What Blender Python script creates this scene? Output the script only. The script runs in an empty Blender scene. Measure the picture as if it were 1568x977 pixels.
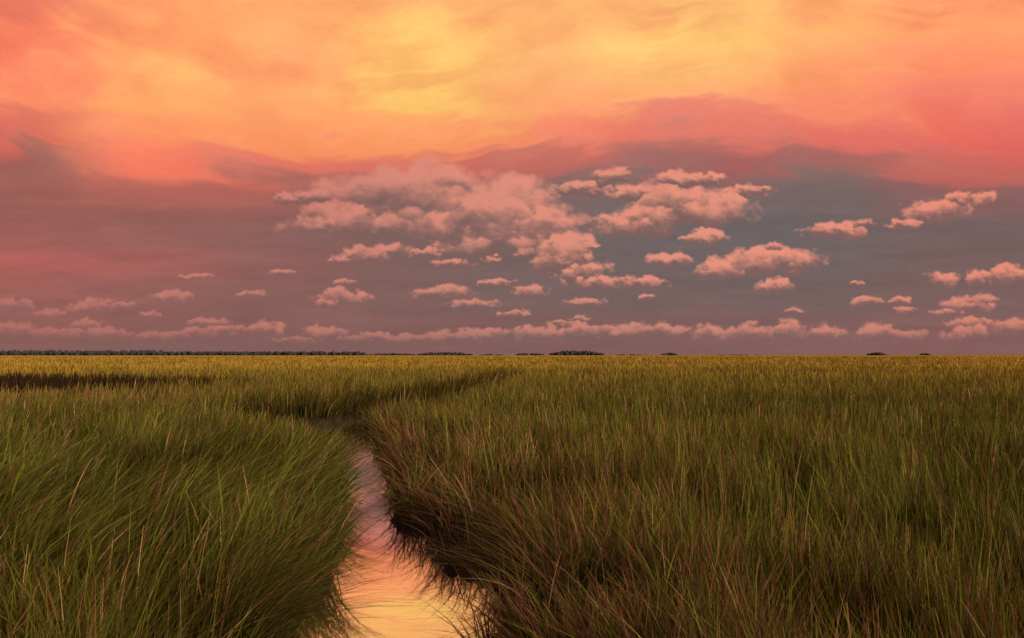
import bpy, math, numpy as np
rng = np.random.default_rng(7)
sc = bpy.context.scene
sc.view_settings.view_transform = 'Standard'
sc.view_settings.look = 'None'
sc.view_settings.exposure = 0

# ------------------------------------------------------------------ helpers
TAB = rng.random((256, 256)).astype(np.float32) * 2 - 1
def vnoise(x, y, seed=0):
    x = np.asarray(x, np.float32) + seed * 17.31
    y = np.asarray(y, np.float32) + seed * 9.77
    xi = np.floor(x).astype(np.int64); yi = np.floor(y).astype(np.int64)
    fx = x - xi; fy = y - yi
    fx = fx * fx * fx * (fx * (fx * 6 - 15) + 10)
    fy = fy * fy * fy * (fy * (fy * 6 - 15) + 10)
    a = TAB[xi & 255, yi & 255]; b = TAB[(xi + 1) & 255, yi & 255]
    c = TAB[xi & 255, (yi + 1) & 255]; d = TAB[(xi + 1) & 255, (yi + 1) & 255]
    return (a * (1 - fx) + b * fx) * (1 - fy) + (c * (1 - fx) + d * fx) * fy
def fbm(x, y, o=5, seed=0, gain=0.5, rot=False):
    s = 0; a = 1.0; t = 0
    for i in range(o):
        if rot:
            cr, sr = math.cos(.9 * i + .4), math.sin(.9 * i + .4)
            s = s + a * vnoise((x * cr - y * sr) * 2.03 ** i, (x * sr + y * cr) * 2.03 ** i, seed + i * 3)
        else:
            s = s + a * vnoise(x * 2.03 ** i, y * 2.03 ** i, seed + i * 3)
        t += a; a *= gain
    return s / t
def sstep(a, b, x):
    t = np.clip((x - a) / (b - a), 0, 1); return t * t * (3 - 2 * t)
def lin(c):
    c = np.clip(np.asarray(c, np.float64) / 255.0, 0, 4)
    return np.where(c <= 0.04045, c / 12.92, ((c + 0.055) / 1.055) ** 2.4)
def grid_mesh(name, P, attrs, smooth=True, quads=None):
    me = bpy.data.meshes.new(name)
    nv = len(P); nq = len(quads)
    me.vertices.add(nv); me.vertices.foreach_set('co', P.astype(np.float32).ravel())
    me.loops.add(nq * 4); me.loops.foreach_set('vertex_index', quads.astype(np.int32).ravel())
    me.polygons.add(nq)
    me.polygons.foreach_set('loop_start', np.arange(0, nq * 4, 4, dtype=np.int32))
    me.polygons.foreach_set('use_smooth', np.full(nq, smooth))
    for k, v in attrs.items():
        if v.ndim == 1:
            a = me.attributes.new(k, 'FLOAT', 'POINT'); a.data.foreach_set('value', v.astype(np.float32))
        else:
            c = np.ones((nv, 4), np.float32); c[:, :3] = v
            a = me.attributes.new(k, 'FLOAT_COLOR', 'POINT'); a.data.foreach_set('color', c.ravel())
    me.update(calc_edges=True)
    ob = bpy.data.objects.new(name, me); sc.collection.objects.link(ob)
    return ob
def rc_quads(nr, nc):
    i = np.arange(nr * nc).reshape(nr, nc)
    return np.stack([i[:-1, :-1], i[:-1, 1:], i[1:, 1:], i[1:, :-1]], -1).reshape(-1, 4)
def new_mat(name):
    m = bpy.data.materials.new(name); m.use_nodes = True
    m.node_tree.nodes.clear(); return m, m.node_tree.nodes, m.node_tree.links

# ------------------------------------------------------------------ camera
CAM_Z = 3.4
cd = bpy.data.cameras.new('camera'); cam = bpy.data.objects.new('camera', cd)
sc.collection.objects.link(cam); sc.camera = cam
cam.location = (0, 0, CAM_Z); cam.rotation_euler = (math.radians(90), 0, 0)
cd.sensor_width = 36; cd.lens = 26.4; cd.shift_y = 0.0348
cd.clip_start = 0.1; cd.clip_end = 30000

# ------------------------------------------------------------------ sky
# sky features catalogued by direction: units of 1/20 degree (tangent scale), origin 784 / 543
U0, V0, K = 784.0, 543.0, 1148.0
cols = [60, 250, 450, 650, 850, 1050, 1250, 1450]
rows = {
 0:   [(235,124,98),(255,160,106),(255,167,108),(255,182,112),(255,178,112),(255,196,118),(255,174,110),(255,160,108)],
 60:  [(250,132,98),(255,162,104),(255,168,108),(255,196,112),(255,178,112),(255,202,116),(255,174,108),(255,158,106)],
 105: [(255,142,104),(255,168,106),(255,162,108),(255,194,110),(255,182,116),(255,192,116),(255,162,108),(255,144,106)],
 150: [(255,146,104),(255,174,106),(255,164,106),(255,205,110),(255,168,112),(255,174,114),(252,146,108),(244,128,106)],
 200: [(220,112,95),(255,152,102),(255,158,102),(255,164,104),(246,136,108),(230,122,105),(230,116,102),(230,114,101)],
 250: [(160,100,91),(252,128,99),(228,120,101),(214,116,100),(192,108,98),(162,103,99),(166,101,95),(200,108,96)],
 300: [(156,96,88),(180,102,91),(158,99,92),(144,101,95),(127,102,98),(121,103,102),(119,102,100),(140,99,96)],
 350: [(156,95,89),(146,96,90),(137,97,92),(125,98,95),(117,100,98),(111,101,101),(110,100,99),(118,98,96)],
 400: [(178,98,92),(162,97,91),(142,97,91),(128,98,94),(118,99,97),(115,100,99),(114,99,98),(122,97,95)],
 450: [(154,97,90),(145,96,90),(135,96,90),(129,97,92),(121,98,95),(118,98,96),(119,98,95),(123,96,93)],
 500: [(146,95,89),(141,95,89),(136,95,90),(133,95,91),(129,96,92),(127,96,93),(129,95,92),(131,95,92)],
 540: [(131,94,90),(129,94,90),(129,94,90),(129,94,91),(129,94,91),(131,94,92),(134,95,92),(135,94,91)]}
clouds = [ # centre, half width, half height
 (625,300,112,42),(570,345,112,32),(650,288,66,32),(700,330,112,46),(785,322,66,40),(825,352,64,34),(740,372,90,26),(494,346,44,12),(862,385,40,30),(436,306,20,9),(478,302,34,12),(590,290,50,24),(760,345,90,36),(650,345,90,34),
 (890,290,40,12),(935,272,24,14),(970,297,36,14),(1052,276,52,13),(1042,312,66,30),(1000,336,68,26),(958,347,50,18),(1092,326,56,26),(1142,294,36,10),(1080,366,32,12),
 (1275,354,48,13),(1318,344,18,7),(1180,402,68,20),(1228,400,32,16),(1108,413,42,15),(1183,380,14,10),(1190,438,30,11),
 (1430,325,48,18),(1465,306,26,10),(1385,345,28,8),(1502,308,20,14),
 (560,392,42,15),(600,384,22,10),(650,388,26,9),(525,400,18,7),(695,404,30,7),(750,398,15,6),
 (1022,400,34,13),(890,416,42,14),(915,433,46,11),(980,435,34,11),(905,378,14,6),(805,383,18,13),(862,400,38,12),
 (760,434,24,6),(812,447,24,10),(522,455,38,13),(500,465,20,6),(672,450,42,13),(722,467,42,8),(788,482,24,6),(893,464,30,7),(988,456,12,5),
 (525,433,14,6),(435,418,20,6),(390,450,24,6),(262,456,28,12),(233,482,17,6),(300,424,25,5),(1323,462,24,8),(1378,461,16,6),(1385,476,16,7),(1440,428,20,12),(1497,428,22,12),(1478,468,40,12),(1502,460,20,9),(1448,480,25,6),(1313,434,10,3),(1215,477,14,4),
 (140,472,40,11),(188,468,22,6),(75,482,25,8),(130,497,25,8),(322,494,28,7),
 (405,506,30,12),(330,508,44,10),(497,511,32,13),(560,518,42,8),(700,516,44,13),(750,513,30,11),(820,513,36,13),(885,511,30,14),(932,505,14,8),(960,509,32,12),(1015,509,34,16),(1085,511,26,13),(1140,513,40,13),(1200,509,28,16),(1260,513,28,14),(1345,513,34,15),(1390,516,26,11),(1480,512,40,15),(1482,495,30,8),(860,495,14,5),(890,488,16,4),(620,521,55,8),(250,516,44,8),(150,511,50,9),(80,511,40,8),(20,470,30,12),(1545,420,30,14),(1550,500,30,14),(20,505,30,10),(455,522,40,6)]

az = np.concatenate([np.arange(-110, -42, 2.0), np.arange(-42, 42.001, 0.062), np.arange(44, 111, 2.0)])
el = np.concatenate([np.arange(-1.0, 5, 0.045), np.arange(5, 31, 0.06), np.arange(31, 80, 2.0)])
AZ, EL = np.meshgrid(np.radians(az), np.radians(el))
azc = np.clip(AZ, -math.radians(60), math.radians(60)); elc = np.clip(EL, -0.05, math.radians(60))
U = (np.tan(azc) * K + U0).astype(np.float32)
V = (V0 - K * np.tan(elc) / np.cos(azc)).astype(np.float32)
slx = np.array([-3000, 0, 200, 450, 650, 850, 1100, 1300, 1560, 4500]); sl = np.array([.3, .42, .36, .14, -.20, -.30, -.10, .18, .15, .1])
xs = np.linspace(-3000, 4500, 1500); g = np.cumsum(np.interp(xs, slx, sl)) * (xs[1] - xs[0])
wq = 26 * fbm(U / 150, V / 110, 3, 77, rot=True)
Q = V - np.interp(U, xs, g) + wq
st1 = fbm(U / 230, Q / 40, 5, 1); st2 = fbm(U / 190, Q / 10, 4, 5, .5); pf = fbm((U + wq) / 80, (V + wq) / 50, 6, 9, .5, True)
wisp = sstep(-.20, .45, fbm(U / 170, V / 120, 3, 15, rot=True)) * sstep(-100, 350, U)
deck = sstep(335, 225, V)
Vw = V + deck * (40 * st1 + 26 * st2 * wisp + 26 * pf) + (1 - deck) * (18 * fbm(U / 200, V / 30, 4, 12))
Uw = U + 90 * fbm(U / 160, V / 80, 4, 20, rot=True) + deck * 40 * st1
Vw = np.clip(Vw, -20, 545); Uw = np.clip(Uw, 30, 1500)
acc = np.zeros(U.shape + (3,), np.float32); ws = np.zeros(U.shape, np.float32)
for ry, rcx in rows.items():
    wy = np.exp(-((Vw - ry) / 25.0) ** 2)
    for cx, c in zip(cols, rcx):
        w = wy * np.exp(-((Uw - cx) / 105.0) ** 2) + 1e-12
        ws += w
        for k in range(3): acc[..., k] += w * c[k]
base = acc / ws[..., None]
tex = deck * (0.09 * st1 + 0.08 * st2 * wisp + 0.11 * pf) + (1 - deck) * (0.06 * fbm(U / 150, V / 14, 5, 31) + 0.03 * fbm(U / 50, V / 9, 4, 33))
tint = np.stack([tex * (.30 + .55 * (1 - deck)), tex * (.95 - .1 * (1 - deck)), tex * .7], -1)
base = base * (1 + tint)
# cumulus
S = np.full(U.shape, math.exp(-8.0), np.float32); SH = np.zeros(U.shape, np.float32)
for i, (cx, cy, hw, hh) in enumerate(clouds):
    m = (np.abs(U - cx) < hw * 2.1 + 10) & (np.abs(V - cy) < hh * 2.3 + 8) & (np.abs(AZ) < 0.9)
    u = U[m]; v = V[m]; s = min(max(hh, 7), 38); bigc = min(max((hh - 20) / 20, 0), 1)
    wx = fbm(u / (s * 1.5), v / (s * 1.2), 4, 40, rot=True) * s * 1.0
    wy = fbm(u / (s * 1.5), v / (s * 1.2), 4, 47, rot=True) * s * 0.6
    dx = (u + wx - cx) / (hw * 1.10); dyu = (cy - v + wy) / (hh * 1.16)
    dyu = dyu - 0.10 * dx
    dy = np.where(dyu < 0, dyu / 0.78, dyu)
    n = fbm(u / (s * 0.95), v / (s * 0.75), 7, 60 + (i % 5), 0.52, True)
    nb = 1 - 2.2 * np.abs(fbm(u / (s * .8), v / (s * .65), 3, 21 + i % 3, .5, True)) * 1.4
    d = 1.08 + .10 * bigc - (dx * dx + dy * dy) + 0.85 * n + .12 * nb
    w = np.exp(8 * np.clip(d, -2, 2))
    S[m] += w; SH[m] += w * (np.clip(dyu, -1, 1) + 0.35 * n + .12 * nb)
H = np.log(S) / 8
sh = SH / S
alpha = sstep(-0.20, 0.60, H) ** .9 * 0.95
gy, gx = np.gradient(H)
relief = np.clip(-gy * 3.2 * np.interp(V, [300, 500], [1.2, .5]), -1, 1)
L = np.clip(0.40 + 0.74 * sh + 0.24 * relief - 0.10 * np.clip(gx * 4, -1, 1) - .10 * (H - .5), 0, 1)
L = sstep(0.0, 0.88, L)
hx = np.array([0, 300, 700, 1100, 1500])
hi = np.stack([np.interp(U, hx, [188, 200, 222, 236, 235]), np.interp(U, hx, [116, 124, 142, 149, 143]), np.interp(U, hx, [106, 112, 122, 125, 120])], -1)
lo = np.stack([np.interp(U, hx, [144, 138, 124, 128, 136]), np.interp(U, hx, [97, 97, 96, 97, 97]), np.interp(U, hx, [92, 92, 92, 94, 94])], -1)
cc = lo + (hi - lo) * L[..., None]
haze = np.interp(V, [420, 500, 530], [0.0, 0.25, 0.6])[..., None]
cc = cc * (1 - haze) + base * haze
a3 = alpha[..., None]
col = base * (1 - a3) + cc * a3
hz = np.interp(V, [508, 540], [0, 0.45])[..., None]
col = col * (1 - hz) + np.array([130, 95, 92]) * hz
colL = lin(col).astype(np.float32)
zen = sstep(math.radians(32), math.radians(60), EL)[..., None]
colL = colL * (1 - zen) + np.array([.62, .42, .36]) * zen
al = (1 - sstep(math.radians(58), math.radians(74), EL)) * (1 - sstep(math.radians(75), math.radians(105), np.abs(AZ)))
R = 9000.0
P = np.stack([R * np.cos(EL) * np.sin(AZ), R * np.cos(EL) * np.cos(AZ), R * np.sin(EL) + CAM_Z], -1).reshape(-1, 3)
sky = grid_mesh('sky', P, {'cloud_colour': colL.reshape(-1, 3), 'cover': al.reshape(-1)}, True, rc_quads(*U.shape))
m, N, Lk = new_mat('sky_clouds')
o = N.new('ShaderNodeOutputMaterial'); em = N.new('ShaderNodeEmission'); tr = N.new('ShaderNodeBsdfTransparent'); mx = N.new('ShaderNodeMixShader')
a = N.new('ShaderNodeAttribute'); a.attribute_name = 'cloud_colour'; b = N.new('ShaderNodeAttribute'); b.attribute_name = 'cover'
tc = N.new('ShaderNodeTexCoord'); mp = N.new('ShaderNodeMapping'); mp.inputs['Scale'].default_value = (1, 1, 2.2)
nz = N.new('ShaderNodeTexNoise'); nz.inputs['Scale'].default_value = 0.012; nz.inputs['Detail'].default_value = 6
mr = N.new('ShaderNodeMapRange'); mr.inputs['From Min'].default_value = .25; mr.inputs['From Max'].default_value = .75
mr.inputs['To Min'].default_value = .97; mr.inputs['To Max'].default_value = 1.03
Lk.new(tc.outputs['Object'], mp.inputs['Vector']); Lk.new(mp.outputs[0], nz.inputs['Vector']); Lk.new(nz.outputs['Fac'], mr.inputs['Value'])
Lk.new(a.outputs['Color'], em.inputs['Color']); Lk.new(mr.outputs[0], em.inputs['Strength'])
Lk.new(b.outputs['Fac'], mx.inputs[0]); Lk.new(tr.outputs[0], mx.inputs[1]); Lk.new(em.outputs[0], mx.inputs[2]); Lk.new(mx.outputs[0], o.inputs[0])
try: m.cycles.emission_sampling = 'NONE'
except Exception: m.emission_sampling = 'NONE'
sky.data.materials.append(m)

# ------------------------------------------------------------------ world + sun
SUN_EL, SUN_AZ = 22.0, 125.0      # azimuth clockwise from view direction (+Y)
w = bpy.data.worlds.new('World'); sc.world = w; w.use_nodes = True
nt = w.node_tree; nt.nodes.clear()
wo = nt.nodes.new('ShaderNodeOutputWorld'); bg = nt.nodes.new('ShaderNodeBackground'); sk = nt.nodes.new('ShaderNodeTexSky')
sk.sky_type = 'NISHITA'; sk.sun_disc = False; sk.sun_elevation = math.radians(SUN_EL); sk.sun_rotation = math.radians(SUN_AZ)
sk.air_density = 1.6; sk.dust_density = 3.0
bg.inputs[1].default_value = 0.055
nt.links.new(sk.outputs[0], bg.inputs[0]); nt.links.new(bg.outputs[0], wo.inputs[0])
ld = bpy.data.lights.new('sun', 'SUN'); ld.energy = 3.4; ld.angle = math.radians(8); ld.color = (1, .84, .60)
so = bpy.data.objects.new('sun', ld); sc.collection.objects.link(so)
from mathutils import Vector
sd = Vector((math.sin(math.radians(SUN_AZ)) * math.cos(math.radians(SUN_EL)), math.cos(math.radians(SUN_AZ)) * math.cos(math.radians(SUN_EL)), math.sin(math.radians(SUN_EL))))
so.rotation_euler = sd.to_track_quat('Z', 'Y').to_euler()

# ------------------------------------------------------------------ creek + terrain
creeks = [
 np.array([[-1.0,-30,1.2],[-1.0,3,1.15],[-1.2,7,1.12],[-1.5,10.3,1.10],[-2.1,12.6,.84],[-2.95,14.8,.56],[-3.30,17.2,.55],[-4.0,20.5,.50],[-4.75,23.5,.66],[-5.9,27.5,.90],[-7.4,30.8,1.4],[-8.6,32.8,1.5],[-7.2,36,.9],[-4.9,43,.55],[-2.6,58,.45],[-.5,85,.45],[4,130,.5]]),
 np.array([[-8.6,32.8,1.5],[-11.5,34.6,1.2],[-16,38,1.2],[-24,43,1.3],[-36,48,1.6],[-70,54,2]]),
]
def creek(x, y):
    best = np.full(x.shape, 1e9); tx = np.zeros(x.shape); ty = np.zeros(x.shape)
    wob = 0.32 * vnoise(x * 0.55, y * 0.55, 3) + 0.28 * vnoise(x * 1.5, y * 1.5, 4) + .18 * vnoise(x * 4, y * 4, 6)
    for c in creeks:
        for p, q in zip(c[:-1], c[1:]):
            vx, vy = q[0] - p[0], q[1] - p[1]; l2 = vx * vx + vy * vy
            t = np.clip(((x - p[0]) * vx + (y - p[1]) * vy) / l2, 0, 1)
            nx, ny = p[0] + t * vx, p[1] + t * vy
            d0 = np.hypot(x - nx, y - ny); d = d0 - (p[2] + t * (q[2] - p[2]))
            mm = d < best
            best = np.where(mm, d, best); tx = np.where(mm, (nx - x) / (d0 + 1e-6), tx); ty = np.where(mm, (ny - y) / (d0 + 1e-6), ty)
    return best + wob, tx, ty
def height(x, y):
    r = np.hypot(x, y); d, _, _ = creek(x, y)
    pl = 0.33 + 0.06 * fbm(x / 3, y / 3, 3, 2) + 0.85 * sstep(150, 500, r)
    return -0.4 + (pl + 0.4) * sstep(-0.45, 0.65, d), d
rr = np.concatenate([[0.01], np.exp(np.linspace(math.log(1.5), math.log(9300), 520))])
aa = np.radians(np.concatenate([np.arange(-180, -50, 4.0), np.arange(-50, 50, 0.22), np.arange(50, 180.1, 4.0)]))
AA, RR = np.meshgrid(aa, rr)
GX = RR * np.sin(AA); GY = RR * np.cos(AA)
GZ, GD = height(GX, GY)
P = np.stack([GX, GY, GZ], -1).reshape(-1, 3)
ground = grid_mesh('ground', P, {'far_cover': sstep(60, 260, RR).reshape(-1)}, True, rc_quads(*GX.shape)[:, ::-1])
m, N, Lk = new_mat('marsh_ground')
o = N.new('ShaderNodeOutputMaterial'); bs = N.new('ShaderNodeBsdfPrincipled'); bs.inputs['Roughness'].default_value = .85
bs.inputs['Specular IOR Level'].default_value = .15
tc = N.new('ShaderNodeTexCoord')
n1 = N.new('ShaderNodeTexNoise'); n1.inputs['Scale'].default_value = 6; n1.inputs['Detail'].default_value = 8
r1 = N.new('ShaderNodeValToRGB'); r1.color_ramp.elements[0].color = (.016, .010, .006, 1); r1.color_ramp.elements[1].color = (.05, .034, .018, 1)
mp = N.new('ShaderNodeMapping'); mp.inputs['Scale'].default_value = (0.004, 0.02, 1)
n2 = N.new('ShaderNodeTexNoise'); n2.inputs['Scale'].default_value = 1; n2.inputs['Detail'].default_value = 6
r2 = N.new('ShaderNodeValToRGB'); r2.color_ramp.elements[0].position = .35; r2.color_ramp.elements[1].position = .65
r2.color_ramp.elements[0].color = (.20, .14, .025, 1); r2.color_ramp.elements[1].color = (.38, .25, .05, 1)
at = N.new('ShaderNodeAttribute'); at.attribute_name = 'far_cover'
mix = N.new('ShaderNodeMix'); mix.data_type = 'RGBA'
Lk.new(tc.outputs['Object'], n1.inputs['Vector']); Lk.new(n1.outputs['Fac'], r1.inputs[0])
Lk.new(tc.outputs['Object'], mp.inputs[0]); Lk.new(mp.outputs[0], n2.inputs['Vector']); Lk.new(n2.outputs['Fac'], r2.inputs[0])
Lk.new(at.outputs['Fac'], mix.inputs[0]); Lk.new(r1.outputs[0], mix.inputs[6]); Lk.new(r2.outputs[0], mix.inputs[7])
Lk.new(mix.outputs[2], bs.inputs['Base Color'])
bp = N.new('ShaderNodeBump'); bp.inputs['Strength'].default_value = .5; bp.inputs['Distance'].default_value = .05
Lk.new(n1.outputs['Fac'], bp.inputs['Height']); Lk.new(bp.outputs[0], bs.inputs['Normal']); Lk.new(bs.outputs[0], o.inputs[0])
ground.data.materials.append(m)

wx = np.array([[-90, -25, 0], [25, -25, 0], [25, 140, 0], [-90, 140, 0]], float)
water = grid_mesh('creek_water', wx, {}, False, np.array([[0, 1, 2, 3]]))
m, N, Lk = new_mat('still_water')
o = N.new('ShaderNodeOutputMaterial'); gl = N.new('ShaderNodeBsdfGlossy'); gl.inputs['Roughness'].default_value = .05; gl.inputs['Color'].default_value = (1, .91, .94, 1)
df = N.new('ShaderNodeBsdfDiffuse'); df.inputs['Color'].default_value = (.06, .035, .022, 1)
mx = N.new('ShaderNodeMixShader'); mx.inputs[0].default_value = .97
tc = N.new('ShaderNodeTexCoord'); n1 = N.new('ShaderNodeTexNoise'); n1.inputs['Scale'].default_value = 2.2; n1.inputs['Detail'].default_value = 3
bp = N.new('ShaderNodeBump'); bp.inputs['Strength'].default_value = .07; bp.inputs['Distance'].default_value = .03
Lk.new(tc.outputs['Object'], n1.inputs['Vector']); Lk.new(n1.outputs['Fac'], bp.inputs['Height']); Lk.new(bp.outputs[0], gl.inputs['Normal'])
Lk.new(df.outputs[0], mx.inputs[1]); Lk.new(gl.outputs[0], mx.inputs[2]); Lk.new(mx.outputs[0], o.inputs[0])
water.data.materials.append(m)

# ------------------------------------------------------------------ grass
cx_, cy_ = creeks[0][:, 0], creeks[0][:, 1]
def zone(n_blades, r0, r1, per, nseg):
    nc = n_blades // per
    r = np.exp(rng.uniform(math.log(r0), math.log(r1), nc)); th = np.radians(rng.uniform(-44, 44, nc))
    cx, cy = r * np.sin(th), r * np.cos(th)
    sg = 0.055 + 0.009 * r
    x = np.repeat(cx, per) + rng.normal(0, 1, nc * per) * np.repeat(sg, per)
    y = np.repeat(cy, per) + rng.normal(0, 1, nc * per) * np.repeat(sg, per)
    ch = np.repeat(rng.normal(0, 1, nc), per); ca = np.repeat(rng.uniform(0, 2 * np.pi, nc), per); ct = np.repeat(rng.random(nc), per)
    ox = x - np.repeat(cx, per); oy = y - np.repeat(cy, per); osg = np.repeat(sg, per)
    z, d = height(x, y); _, tx, ty = creek(x, y)
    dens = fbm(x / 1.0, y / 1.0, 3, 71)
    keep = (d > 0.06 + 0.16 * rng.random(len(x))) & (rng.random(len(x)) < np.clip(0.85 + 2.8 * dens, .05, 1)) & (np.hypot(x, y) > 3.5)
    x, y, z, d, tx, ty, ch, ca, ct, ox, oy, osg, dens = [q[keep] for q in (x, y, z, d, tx, ty, ch, ca, ct, ox, oy, osg, dens)]
    n = len(x); r = np.hypot(x, y)
    left = 1 - sstep(-.8, .8, x - np.interp(y, cy_, cx_))
    near = 1 - sstep(18, 45, r)
    patch = fbm(x / 6, y / 6, 3, 80); big = fbm(x / 40, y / 14, 3, 85)
    h = 1.06 + 0.10 * patch + 0.10 * ch + 0.17 * rng.normal(0, 1, n) + 0.20 * left * near + .28 * dens + .10 * (1 - left) * near
    h *= np.where(rng.random(n) < .25, rng.uniform(.5, .85, n), 1)
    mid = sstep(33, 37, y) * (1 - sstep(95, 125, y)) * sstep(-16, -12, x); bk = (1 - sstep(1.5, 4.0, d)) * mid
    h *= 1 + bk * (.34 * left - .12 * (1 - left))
    h *= 1 - .45 * (1 - sstep(1.5, 3.5, d)) * left * sstep(20, 25, y) * (1 - sstep(31, 33, y))
    h = np.clip(h, .25, 1.7)
    bank = np.exp(-np.clip(d, 0, 9) / 0.6)
    wind = fbm(x / 3.2, y / 3.2, 3, 90); wind2 = fbm(x / 3.2, y / 3.2, 3, 95)
    lx = left * near * (0.34 + .50 * wind) + (1 - left) * (-0.02 + .10 * wind) + left * (1 - near) * .08
    ly = left * near * (-0.10 + .38 * wind2) + .08 * wind2
    spread = (.34 + .66 * left * near)
    lx = lx + 0.20 * np.cos(ca) * spread + 0.07 * ox / osg + rng.normal(0, .09, n) + bank * tx * .50 * (.4 + .6 * near)
    ly = ly + 0.20 * np.sin(ca) * spread + 0.07 * oy / osg + rng.normal(0, .09, n) + bank * ty * .50 * (.4 + .6 * near)
    mess = np.exp(-np.clip(d, 0, 9) / 1.9) * (1 - left) * near
    lx += rng.normal(-.12, 1, n) * mess * .50; ly += rng.normal(0, 1, n) * mess * .50
    h *= 1 - .22 * mess
    mag = np.hypot(lx, ly); k = np.minimum(mag, 1.15) / np.maximum(mag, 1e-4)
    lx *= k; ly *= k; mag = np.minimum(mag, 1.15)
    wd = (0.0070 + 0.00080 * r) * rng.uniform(.45, 1.6, n)
    ro = rng.uniform(0, np.pi, n)
    G = np.array([.056, .074, .014]); Y = np.array([.200, .190, .030]); ST = np.array([.46, .29, .15]); BR = np.array([.16, .070, .044])
    f = np.clip(.34 + .55 * patch + .5 * (ct - .5) + .32 * rng.normal(0, 1, n), 0, 1)[:, None]
    c = G * (1 - f) + Y * f
    fresh = (rng.random(n) < .10 * near)
    c = np.where(fresh[:, None], np.array([.21, .245, .036]) * rng.uniform(.7, 1.1, (n, 1)), c)
    h = np.where(fresh, h * 1.08, h)
    c = c * (1 + .55 * fbm(x / 2.0, y / 2.0, 3, 130) * near)[:, None]
    gold = np.array([.43, .30, .042])
    fg = (sstep(14, 170, r) * (.84 + .7 * big))[:, None]; fg = np.clip(fg, 0, 1)
    c = c * (1 - fg) + gold * (.72 + .4 * ct[:, None]) * fg
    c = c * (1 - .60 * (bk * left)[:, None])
    pb = .13 + .52 * (1 - left) * near * np.exp(-np.clip(d, 0, 9) / 2.4) + .18 * (1 - left) * np.clip(patch, 0, 1) + .10 * np.clip(-big, 0, 1)
    isb = rng.random(n) < pb; iss = rng.random(n) < .05
    c = np.where(isb[:, None], BR * rng.uniform(.5, 1.5, (n, 1)), c); c = np.where(iss[:, None], ST * rng.uniform(.5, 1.1, (n, 1)), c)
    rush = sstep(0, 3, (y - 53) + 2 * patch) * (1 - sstep(82, 90, y + 0.35 * (x + 50) + 5 * big)) * (1 - sstep(-32, -21, x + 7 * big))
    rs = rng.random(n) < rush * .98
    c = np.where(rs[:, None], np.array([.030, .018, .012]) * rng.uniform(.7, 1.6, (n, 1)), c)
    dry = sstep(38, 43, y + 2 * patch) * (1 - sstep(50, 53, y)) * (1 - sstep(-24, -14, x))
    c = np.where((rng.random(n) < dry * .6)[:, None], np.array([.26, .16, .075]) * rng.uniform(.7, 1.2, (n, 1)), c)
    h = h * (1 - .22 * dry)
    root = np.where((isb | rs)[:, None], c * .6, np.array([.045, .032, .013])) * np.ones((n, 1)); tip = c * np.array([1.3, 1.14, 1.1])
    t = np.linspace(0, 1, nseg + 1)[None, :]
    off = h[:, None] * (.40 * t + .80 * t * t)
    X = x[:, None] + lx[:, None] * off; Yy = y[:, None] + ly[:, None] * off
    Z = z[:, None] - .04 + h[:, None] * (t * 1.0 - (.44 * mag[:, None] ** 1.3) * t * t) * (1 - .12 * mag[:, None])
    wp = wd[:, None] * np.where(t < .35, 1, 1 - .85 * ((t - .35) / .65) ** 1.4) * .5
    wx_, wy_ = np.cos(ro)[:, None] * wp, np.sin(ro)[:, None] * wp
    A = np.stack([X - wx_, Yy - wy_, Z], -1); B = np.stack([X + wx_, Yy + wy_, Z], -1)
    V_ = np.stack([A, B], 2).reshape(n, (nseg + 1) * 2, 3)
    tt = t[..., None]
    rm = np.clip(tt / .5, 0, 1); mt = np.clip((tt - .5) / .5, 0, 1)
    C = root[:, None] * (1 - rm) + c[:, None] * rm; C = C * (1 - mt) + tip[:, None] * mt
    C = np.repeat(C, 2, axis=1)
    k = np.arange(nseg); q = np.stack([2 * k, 2 * k + 1, 2 * k + 3, 2 * k + 2], -1)
    Qd = (q[None] + (np.arange(n) * (nseg + 1) * 2)[:, None, None]).reshape(-1, 4)
    return V_.reshape(-1, 3), C.reshape(-1, 3), Qd
parts = [zone(160000, 4, 20, 20, 5), zone(145000, 20, 60, 18, 3), zone(230000, 60, 900, 12, 2)]
off = 0; VV = []; CC = []; QQ = []
for v, c, q in parts:
    VV.append(v); CC.append(c); QQ.append(q + off); off += len(v)
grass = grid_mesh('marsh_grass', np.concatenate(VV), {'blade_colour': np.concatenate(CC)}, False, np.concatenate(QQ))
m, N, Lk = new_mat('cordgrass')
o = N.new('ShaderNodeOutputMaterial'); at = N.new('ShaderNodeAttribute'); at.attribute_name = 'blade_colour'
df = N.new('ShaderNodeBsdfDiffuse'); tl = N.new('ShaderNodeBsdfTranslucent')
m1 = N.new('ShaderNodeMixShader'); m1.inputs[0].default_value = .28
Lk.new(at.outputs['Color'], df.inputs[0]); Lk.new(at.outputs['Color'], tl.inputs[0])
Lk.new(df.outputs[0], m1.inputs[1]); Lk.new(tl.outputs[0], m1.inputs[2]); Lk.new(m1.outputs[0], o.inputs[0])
grass.data.materials.append(m)

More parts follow.
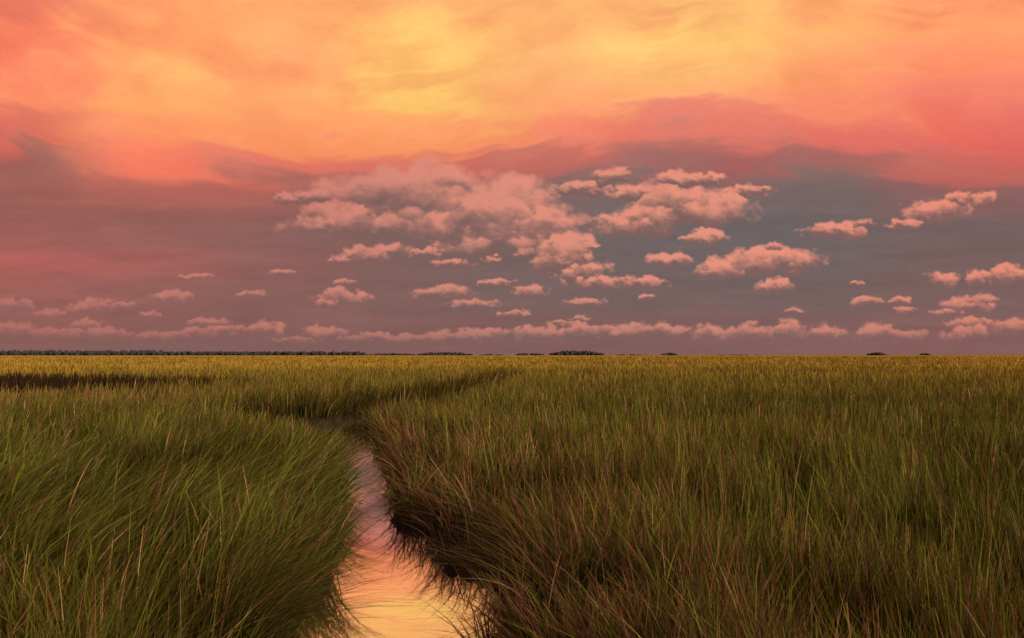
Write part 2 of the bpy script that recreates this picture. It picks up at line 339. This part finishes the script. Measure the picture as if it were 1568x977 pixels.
# ------------------------------------------------------------------ distant trees (tree line + hammocks)
import bmesh
bm = bmesh.new(); bmesh.ops.create_icosphere(bm, subdivisions=2, radius=1)
iv = np.array([v.co[:] for v in bm.verts]); ifc = [tuple(v.index for v in f.verts) for f in bm.faces]; bm.free()
D = 2600.0
spans = [(-200, 250, 7.2, 520), (250, 560, 5.8, 340), (560, 640, 3.2, 60), (640, 722, 4.8, 90), (735, 770, 2.2, 14), (790, 832, 3.8, 36), (843, 924, 6.8, 110), (940, 990, 1.6, 12), (1014, 1036, 3.8, 22), (1100, 1160, 1.5, 14), (1328, 1354, 4.4, 28), (1408, 1422, 3.4, 12)]
vs = []; fs = []; off = 0
for x0, x1, hp, n in spans:
    for k in range(n):
        t = rng.random(); env = min(1, 4 * t, 4 * (1 - t)) if n < 200 else 1
        ddd = D + rng.uniform(-60, 60)
        X = (x0 + (x1 - x0) * t - U0) / K * ddd
        hgt = hp / K * D * (0.45 + 0.55 * env) * rng.uniform(.6, 1.0)
        rad = rng.uniform(4.0, 8.0)
        P_ = iv * (1 + .22 * rng.normal(0, 1, (len(iv), 1)))
        P_ = P_ * [rad, rad, max(hgt * .55, 1.0)] + [X, ddd, 1.2 + max(hgt * .5, .8)]
        vs.append(P_); fs += [(a + off, b + off, c + off) for a, b, c in ifc]; off += len(iv)
me = bpy.data.meshes.new('distant_trees'); me.from_pydata(np.concatenate(vs).tolist(), [], fs); me.update()
tr_ = bpy.data.objects.new('distant_trees', me); sc.collection.objects.link(tr_)
m, N, Lk = new_mat('hazy_foliage')
o = N.new('ShaderNodeOutputMaterial'); bs = N.new('ShaderNodeBsdfDiffuse'); n1 = N.new('ShaderNodeTexNoise'); n1.inputs['Scale'].default_value = .3
r1 = N.new('ShaderNodeValToRGB'); r1.color_ramp.elements[0].color = (.03, .03, .04, 1); r1.color_ramp.elements[1].color = (.07, .065, .08, 1)
tc = N.new('ShaderNodeTexCoord'); Lk.new(tc.outputs['Object'], n1.inputs['Vector'])
Lk.new(n1.outputs['Fac'], r1.inputs[0]); Lk.new(r1.outputs[0], bs.inputs[0]); Lk.new(bs.outputs[0], o.inputs[0])
me.materials.append(m)
print('done', len(grass.data.polygons))
